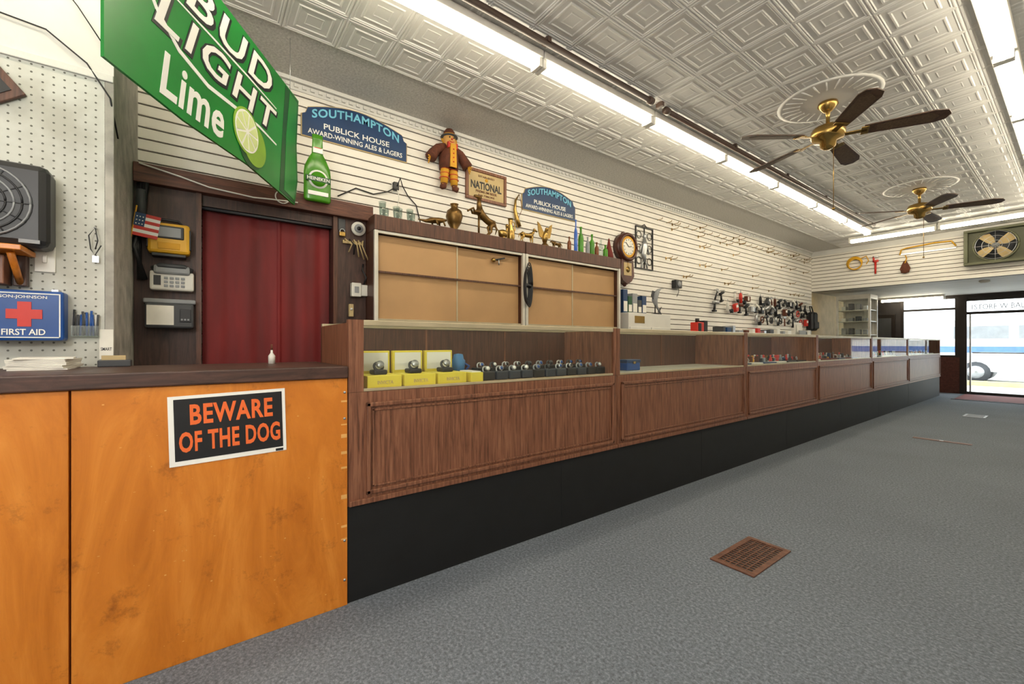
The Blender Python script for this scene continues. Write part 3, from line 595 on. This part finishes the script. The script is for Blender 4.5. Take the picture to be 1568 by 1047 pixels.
o=B('dark_picture_frame'); M=WM(-.82,2.28,XG,38)
o.box(-.17,.17,-.13,.13,0,.02,m_casedk,.004,M); o.box(-.14,.14,-.1,.1,.02,.024,m_blk,0,M); o.box(-.17,.17,.11,.13,.02,.035,m_case,.003,M); o.obj()
o=B('wire_key_loop'); M=WM(-.39,1.64,XG); o.tube([(0,0,.02),(.01,.04,.03),(0,.1,.02),(-.02,.06,.03),(-.015,0,.02),(.0,-.03,.03),(.02,.02,.02)],.0025,m_blk,M=M); o.cyl((0,.1,0),(0,.1,.03),.004,m_silver,M=M,seg=6); o.box(-.01,.012,-.06,-.03,.015,.02,m_silver,0,M); o.obj()
o=B('loose_black_cable'); o.tube([(-2.745,-.95,2.75),(-2.745,-.75,2.62),(-2.745,-.55,2.6),(-2.745,-.42,2.5),(-2.735,-.34,2.36),(-2.8,-.32,2.2)],.0035,m_blk)
o.tube([(-2.75,-.7,3.25),(-2.745,-.6,2.95),(-2.745,-.45,2.75),(-2.745,-.36,2.6)],.0025,m_blk); o.obj()
o=B('hanging_label'); M=WM(-.378,1.13,XG+.005); o.box(0,.048,0,.14,0,.003,m_paper,0,M); o.text('SMART',.005,.043,.04,.055,m_blk,M,.003,.01); o.obj()
o=B('paper_stack')
for k in range(8): o.box(-.11,.11,-.08,.08,.006*k,.006*k+.005,m_paper,0,Matrix.Translation((-2.5,-.5,1.1))@Matrix.Rotation(R(random.uniform(-8,8)),4,'Z'))
o.obj()
o=B('card_holder'); o.box(-2.62,-2.56,-.36,-.25,1.1,1.13,m_dkg,.004); o.box(-2.6,-2.585,-.35,-.27,1.12,1.15,m_tanp); o.obj()
o=B('glue_bottle'); o.lathe([(0,0),(.016,0),(.016,.04),(.006,.055),(.005,.07),(0,.075)],m_wht,(-2.5,.3,1.1),12); o.cyl((-2.5,.3,1.17),(-2.5,.3,1.2),.005,m_brown); o.obj()

# ---------- warning sign
o=B('warning_sign'); M=WM(-.09,.742,-2.019,1.5)
w_,h_=.387,.262
o.box(0,w_,0,h_,0,.003,m_wp,0,M); o.box(.017,w_-.012,.018,h_-.012,.003,.004,m_blk,0,M)
o.text('BEWARE',.065,.34,.15,.228,m_orange,M,.0045,.03,sp=1.1)
o.text('OF THE DOG',.03,.365,.048,.126,m_orange,M,.0045,.03,sp=1.08)
o.box(w_-.04,w_-.012,.002,.012,.003,.004,m_blk,0,M); o.obj()

# ---------- hanging green beer sign
u=Vector((-.833,.555,0)).normalized(); nn=Vector((u.y,-u.x,0))
M=Matrix(((u.x,0,nn.x,-2.07),(u.y,0,nn.y,-.278),(0,1,0,2.2),(0,0,0,1)))
o=B('hanging_beer_sign')
o.poly([(0,.02),(.4,.0),(.9,.012),(1.2,-.01),(1.455,-.03),(1.5,.15),(1.485,.4),(1.515,.73),(1.1,.74),(.6,.75),(0,.75)],-.006,.006,m_green,M)
o.poly([(1.24,-.002),(1.45,-.022),(1.49,.15),(1.475,.4),(1.505,.72),(1.32,.725),(1.28,.4)],.006,.0075,m_dgreen,M)
o.poly([(1.30,.02),(1.44,.0),(1.475,.15),(1.46,.4),(1.485,.7),(1.38,.71),(1.33,.4)],.0075,.009,m_green,M)
def stripe(pts,wd,m,z0,z1):
    pts=[Vector(p) for p in pts]; l=[];r_=[]
    for i,p in enumerate(pts):
        d=(pts[min(i+1,len(pts)-1)]-pts[max(i-1,0)]).normalized(); q=Vector((-d.y,d.x)); k=wd*(.35+.65*math.sin(math.pi*(i+.5)/len(pts)))
        l.append(p+q*k); r_.append(p-q*k)
    o.poly(l+r_[::-1],z0,z1,m,M)
stripe([(.06,.7),(.14,.5),(.24,.37),(.36,.29),(.55,.25),(.8,.27),(1.0,.285),(1.2,.27)],.011,m_wp,.0065,.0085)
stripe([(.3,.503),(.6,.508),(.9,.508),(1.2,.50)],.006,m_wp,.0065,.0085)
for (tx,a,bb,c_,d_) in (('BUD',.40,1.14,.53,.70),('LIGHT',.22,1.2,.32,.48)):
    o.text(tx,a-.012,bb+.02,c_-.016,d_+.008,m_blk,M,.0072,.05,.25,sp=1.12); o.text(tx,a,bb,c_,d_,m_wp,M,.0092,.012,.25,sp=1.15)
o.text('Lime',.25,.67,.04,.235,m_wp,M,.0075,.02,.2,sp=1.06)
o.cyl((.92,.13,.005),(.92,.13,.009),.125,m_dgreen,M=M,seg=32,smooth=False); o.cyl((.95,.15,.008),(.95,.15,.0105),.12,m_lime,M=M,seg=32,smooth=False)
o.cyl((.87,.19,.009),(.87,.19,.012),.125,m_lime,M=M,seg=32,smooth=False); o.cyl((.87,.19,.012),(.87,.19,.013),.112,m_wp,M=M,seg=32,smooth=False)
for k in range(9):
    a0=2*math.pi*k/9+.06; a1=2*math.pi*(k+1)/9-.06; am=(a0+a1)/2
    o.poly([(.87+.015*math.cos(am),.19+.015*math.sin(am)),(.87+.1*math.cos(a0),.19+.1*math.sin(a0)),(.87+.105*math.cos(am),.19+.105*math.sin(am)),(.87+.1*math.cos(a1),.19+.1*math.sin(a1))],.013,.0145,m_palelime,M)
for uu in (.1,1.4): o.cyl((uu,.73,0),(uu,1.094,0),.002,m_silver,seg=6,M=M)
o.obj()

# ---------- display contents
for k in range(3):
    o=B('watch_box'); y0=.655+.19*k; x1=-2.07
    o.box(x1-.169,x1,y0,y0+.175,.986,1.045,m_ybox,.003); o.box(x1-.2,x1-.17,y0,y0+.175,.986,1.165,m_ybox,.003); o.box(x1-.17,x1-.166,y0+.012,y0+.163,1.06,1.155,m_wp)
    o.box(x1-.13,x1-.05,y0+.05,y0+.12,1.045,1.07,m_blk,.008); o.torus((x1-.09,y0+.085,1.085),.022,.007,m_dkg,rot=Matrix.Rotation(R(60),3,'Y')); o.cyl((x1-.07,y0+.085,1.095),(x1-.062,y0+.085,1.1),.02,m_silver)
    o.text('INVICTA',.05,.13,.012,.03,m_tanp,WM(y0,.99,x1+.0),.001,.01); o.obj()
o=B('watch_box'); o.box(-2.22,-2.06,1.235,1.315,.986,1.04,m_ybox,.003); o.box(-2.21,-2.07,1.245,1.305,1.04,1.046,m_wp); o.obj()
o=B('blue_toy_cup'); o.lathe([(0,0),(.035,0),(.04,.06),(.045,.11),(.035,.12),(.03,.15),(0,.155)],mat('toy_blue','#3a78b0',.4),(-2.38,1.33,.986)); o.tube([(-2.38,1.37,1.08),(-2.38,1.41,1.06),(-2.38,1.375,1.02)],.008,m_blue); o.obj()
o=B('watch_display_stands')
for row,xx in enumerate((-2.14,-2.3)):
    yy=1.34+.06*row
    while yy<2.34:
        h=.05+.015*row
        o.box(xx-.04,xx+.04,yy,yy+.085,.986,.986+h,random.choice([m_blk,m_blk,m_slate]),.006)
        mm=random.choice([m_silver,m_silver,m_brass,m_gry,m_dkg]); cy=yy+.042; cz=.986+h+.01
        o.torus((xx,cy,cz),.02,.0055,mm,seg=14,rot=Matrix.Rotation(R(75),3,'Y')); o.cyl((xx+.015,cy,cz+.006),(xx+.028,cy,cz+.011),.015,mm,seg=12); o.cyl((xx+.027,cy,cz+.0105),(xx+.029,cy,cz+.0115),.011,random.choice([m_wp,m_blk,m_blue]),seg=12)
        yy+=.098
o.obj()
o=B('blue_jewelry_box'); o.box(-2.3,-2.2,2.78,2.95,.986,1.05,m_blue,.006); o.box(-2.305,-2.195,2.775,2.955,1.05,1.075,m_navy,.006); o.box(-2.197,-2.19,2.85,2.88,1.04,1.06,m_brass); o.obj()
cols=[m_blk,m_gry,m_silver,m_brass,m_redp,m_navy,m_wht,m_brown,m_gold,m_dkg]
for ci in range(2,6):
    o=B('jewelry_tray_display'); y=Ys[ci]+.1
    while y<Ys[ci+1]-.35:
        w_=random.uniform(.2,.3)
        o.box(-2.45,-2.1,y,y+w_,.986,1.0,random.choice([m_wht,m_navy,m_blk,m_maroon]),.003)
        for a in range(3):
            for c_ in range(4):
                px,py=-2.4+.1*a,y+.03+(w_-.06)*c_/3; q=random.random(); mm=random.choice(cols)
                if q<.4: o.box(px-.02,px+.02,py-.018,py+.018,1.0,1.0+random.uniform(.02,.08),mm,.004)
                elif q<.7: o.torus((px,py,1.024),.018,.005,mm,seg=12,rot=Matrix.Rotation(R(80),3,'Y'))
                else: o.lathe([(0,0),(.015,0),(.02,.02),(.008,.05),(.012,.07),(0,.075)],mm,(px,py,1.0),10)
        y+=w_+.05
    o.obj()
o=B('red_card_display'); o.box(-2.36,-2.28,3.97,4.09,1.316,1.42,m_redp,.006); o.box(-2.279,-2.275,3.98,4.03,1.33,1.41,m_blk); o.box(-2.36,-2.28,4.1,4.16,1.316,1.44,m_blk,.006); o.cyl((-2.32,4.03,1.42),(-2.32,4.03,1.46),.02,m_blk); o.obj()
o=B('brochure_holder'); o.box(-2.4,-2.3,6.6,6.82,1.316,1.33,m_dkg,.003); o.box(-2.39,-2.37,6.6,6.82,1.33,1.5,m_wht,.003); o.box(-2.365,-2.36,6.62,6.8,1.33,1.47,m_paper); o.box(-2.33,-2.32,6.6,6.82,1.33,1.39,m_gry); o.obj()
o=B('white_storage_cabinet'); o.box(-3.72,-3.38,4.3,5.2,0,1.6,m_wht,.006); o.box(-3.38,-3.37,4.32,4.74,.1,1.42,m_wht,.003); o.box(-3.38,-3.37,4.76,5.18,.1,1.42,m_wht,.003)
o.box(-3.379,-3.376,4.42,4.62,1.47,1.56,m_brass); o.cyl((-3.36,4.72,.9),(-3.36,4.72,1.1),.008,m_silver); o.obj()
o=B('stacked_retail_boxes')
yy=4.32
for (w_,h_,mm) in ((.09,.3,m_navy),(.08,.22,m_dgreen),(.1,.26,m_gry),(.08,.18,m_dkg),(.09,.24,m_navy)):
    o.box(-3.62,-3.48,yy,yy+w_,1.6,1.6+h_,mm,.004); o.box(-3.481,-3.476,yy+.01,yy+w_-.01,1.62,1.6+h_*.5,m_paper); yy+=w_+.01
o.obj()
o=B('marlin_figurine'); M=WM(5.03,1.6,-3.5)
o.cyl((0,0,0),(0,.02,0),.06,m_blk,M=M); o.tube([(.08,.06,0),(.02,.12,0),(-.02,.2,0),(.0,.28,0),(.06,.34,0),(.12,.37,0),(.2,.38,0)],[.008,.02,.04,.042,.025,.008,.002],m_gry,M=M)
o.poly([(-.03,.18),(-.1,.26),(-.07,.33),(.0,.32)],-.004,.004,m_dkg,M); o.poly([(.06,.07),(.14,.12),(.1,.06),(.15,.0),(.06,.04)],-.004,.004,m_dkg,M); o.cyl((-.01,.02,0),(-.01,.16,0),.008,m_blk,M=M); o.obj()

o=B('slatwall_hooks')
for k in range(42):
    yy=random.uniform(5.4,11.1); zz=.9+.0762*round((random.choice([2.92,3.02,2.75,2.45,2.2,3.0,2.9])-.9)/.0762)+.06
    o.tube([(XS,yy,zz),(XS+.1,yy,zz),(XS+.115,yy,zz+.02)],.005,m_brass,seg=6); o.box(XS,XS+.005,yy-.012,yy+.012,zz-.02,zz+.02,m_brass)
for k in range(24):
    yy=5.4+k*.23; zz=.9+.0762*27+.06
    o.tube([(XS,yy,zz),(XS+.08,yy,zz),(XS+.09,yy,zz+.02)],.005,m_brass,seg=6)
o.obj()
o=B('hanging_power_tools')
def gun(M,mm,s):
    M=M@Matrix.Diagonal((s,s,s,1))
    o.tube([(-.1,.06,0),(.06,.06,0),(.1,.06,0)],[.03,.03,.013],mm,M=M); o.tube([(-.05,.05,0),(-.08,-.08,0)],[.018,.022],m_blk,M=M); o.box(-.12,-.04,-.12,-.08,-.03,.03,m_blk,.006,M); o.cyl((.1,.06,0),(.15,.06,0),.008,m_silver,M=M,seg=8)
yy=7.0
while yy<10.9:
    for zz in (2.08,1.9,1.72):
        if random.random()<(.65 if yy<8.6 else .95) and not (yy<8.0 and zz<1.8):
            q=random.random(); mm=random.choice([m_blk,m_dkg,m_brown,m_gry,m_silver,m_blk,m_redp,m_blk,m_wht]); M=WM(yy+random.uniform(-.04,.04),zz-.05,XS+.05,random.choice([0,20,-30,90]))
            o.cyl((XS,yy,zz+.04),(XS+.08,yy,zz+.04),.005,m_silver,seg=6)
            if q<.5: gun(M,mm,random.uniform(.7,1.0))
            elif q<.7: o.box(-.05,.05,-.07,.07,-.03,.03,mm,.01,M); o.box(-.035,.035,0,.045,.03,.035,m_wp,0,M)
            elif q<.85: o.torus((0,0,0),.06,.011,mm,M,20); o.cyl((-.05,0,0),(.05,0,0),.01,m_blk,M=M)
            else: o.tube([(0,-.1,0),(0,.02,0),(0,.08,0)],[.014,.012,.009],mm,M=M); o.box(-.04,.04,.06,.1,-.012,.012,m_silver,.004,M)
    yy+=.21
o.obj()
o=B('hanging_black_bag'); M=WM(11.08,1.5,XS+.0)
o.box(-.14,.14,0,.42,.01,.16,m_blk,.05,M); o.box(-.1,.1,.05,.2,.15,.19,m_dkg,.015,M); o.tube([(-.08,.4,.08),(-.05,.55,.05),(.05,.55,.05),(.08,.4,.08)],.012,m_blk,M=M); o.cyl((0,.56,0),(0,.56,.1),.006,m_silver,M=M); o.obj()
o=B('merchandise_shelf'); o.box(XS,XS+.3,6.7,10.85,1.38,1.4,m_wht,.003)
yy=6.8; mc=[m_wht,m_gry,m_blk,m_dkg,m_silver,m_brown,m_wht,m_redp,m_navy]
while yy<10.6:
    w_=random.uniform(.06,.16); h_=random.uniform(.04,.11); o.box(XS+.08,XS+.26,yy,yy+w_,1.4,1.4+h_,random.choice(mc),.004); yy+=w_+random.uniform(.04,.2)
for yy in (6.9,8.2,9.5,10.8): o.poly([(0,0),(.28,0),(0,-.2)],-.01,.01,m_silver,Matrix(((1,0,0,XS),(0,0,1,yy),(0,1,0,1.38),(0,0,0,1))))
o.obj()
o=B('wall_speaker'); M=WM(5.84,2.05,XS); o.box(-.08,.08,0,.12,0,.08,m_blk,.008,M); o.cyl((0,.06,.08),(0,.06,.086),.045,m_gry,M=M); o.tube([(.05,.0,.04),(.06,-.06,.03),(.03,-.12,.02)],.004,m_blk,M=M); o.obj()

# ---------- floor things
o=B('floor_vent')
x0,x1,y0,y1=-1.245,-1.01,2.29,2.75
o.box(x0,x1,y0,y0+.03,0,.008,m_vent,.002); o.box(x0,x1,y1-.03,y1,0,.008,m_vent,.002); o.box(x0,x0+.03,y0+.03,y1-.03,0,.008,m_vent,.002); o.box(x1-.03,x1,y0+.03,y1-.03,0,.008,m_vent,.002); o.box(x0+.02,x1-.02,y0+.02,y1-.02,.0005,.0015,m_blk)
k=y0+.038
while k<y1-.035: o.box(x0+.028,x1-.028,k,k+.009,.0015,.004,m_vent); k+=.027
for k in range(1,6):
    xx=x0+.03+k*.029; o.box(xx-.003,xx+.003,y0+.03,y1-.03,.0015,.005,m_vent)
o.obj()
o=B('floor_cover_plate'); o.box(-1.32,-.8,7.36,7.44,0,.006,m_vent,.002); o.cyl((-1.06,7.4,.006),(-1.06,7.4,.008),.02,m_silver); o.obj()
o=B('floor_vent')
x0,x1,y0,y1=-1.22,-.96,10.2,10.6
for a in ((x0,x1,y0,y0+.03),(x0,x1,y1-.03,y1),(x0,x0+.03,y0+.03,y1-.03),(x1-.03,x1,y0+.03,y1-.03)): o.box(*a,0,.008,m_gry,.002)
o.box(x0+.02,x1-.02,y0+.02,y1-.02,.0005,.0015,m_blk)
k=y0+.04
while k<y1-.035: o.box(x0+.028,x1-.028,k,k+.012,.0015,.005,m_gry); k+=.03
o.obj()
o=B('entrance_mat'); o.box(-1.75,-.5,13.2,14.7,0,.012,m_dkg,.004); o.box(-1.7,-.55,13.25,14.65,.012,.016,m_maroon,.002); o.obj()

# camera
th=math.radians(53.57)
cam=bpy.data.cameras.new('camera'); co=bpy.data.objects.new('camera',cam); sc.collection.objects.link(co)
co.location=(0,0,1.2); co.rotation_euler=(R(90),0,th); cam.sensor_width=36; cam.lens=648/1568*36; cam.shift_y=.0022; cam.clip_start=.05
sc.camera=co
l=bpy.data.lights.new('fill_lamp','POINT'); l.energy=95; l.shadow_soft_size=.25; l.color=(1,.97,.93); lo_=bpy.data.objects.new('fill_lamp',l); lo_.location=(.3,-1.1,2.2); sc.collection.objects.link(lo_)  # added fill lamp, unseen behind the camera, brightens near counter and ceiling
w=bpy.data.worlds.new('world'); sc.world=w; w.use_nodes=True
w.node_tree.nodes['Background'].inputs[0].default_value=(.88,.94,1,1); w.node_tree.nodes['Background'].inputs[1].default_value=5
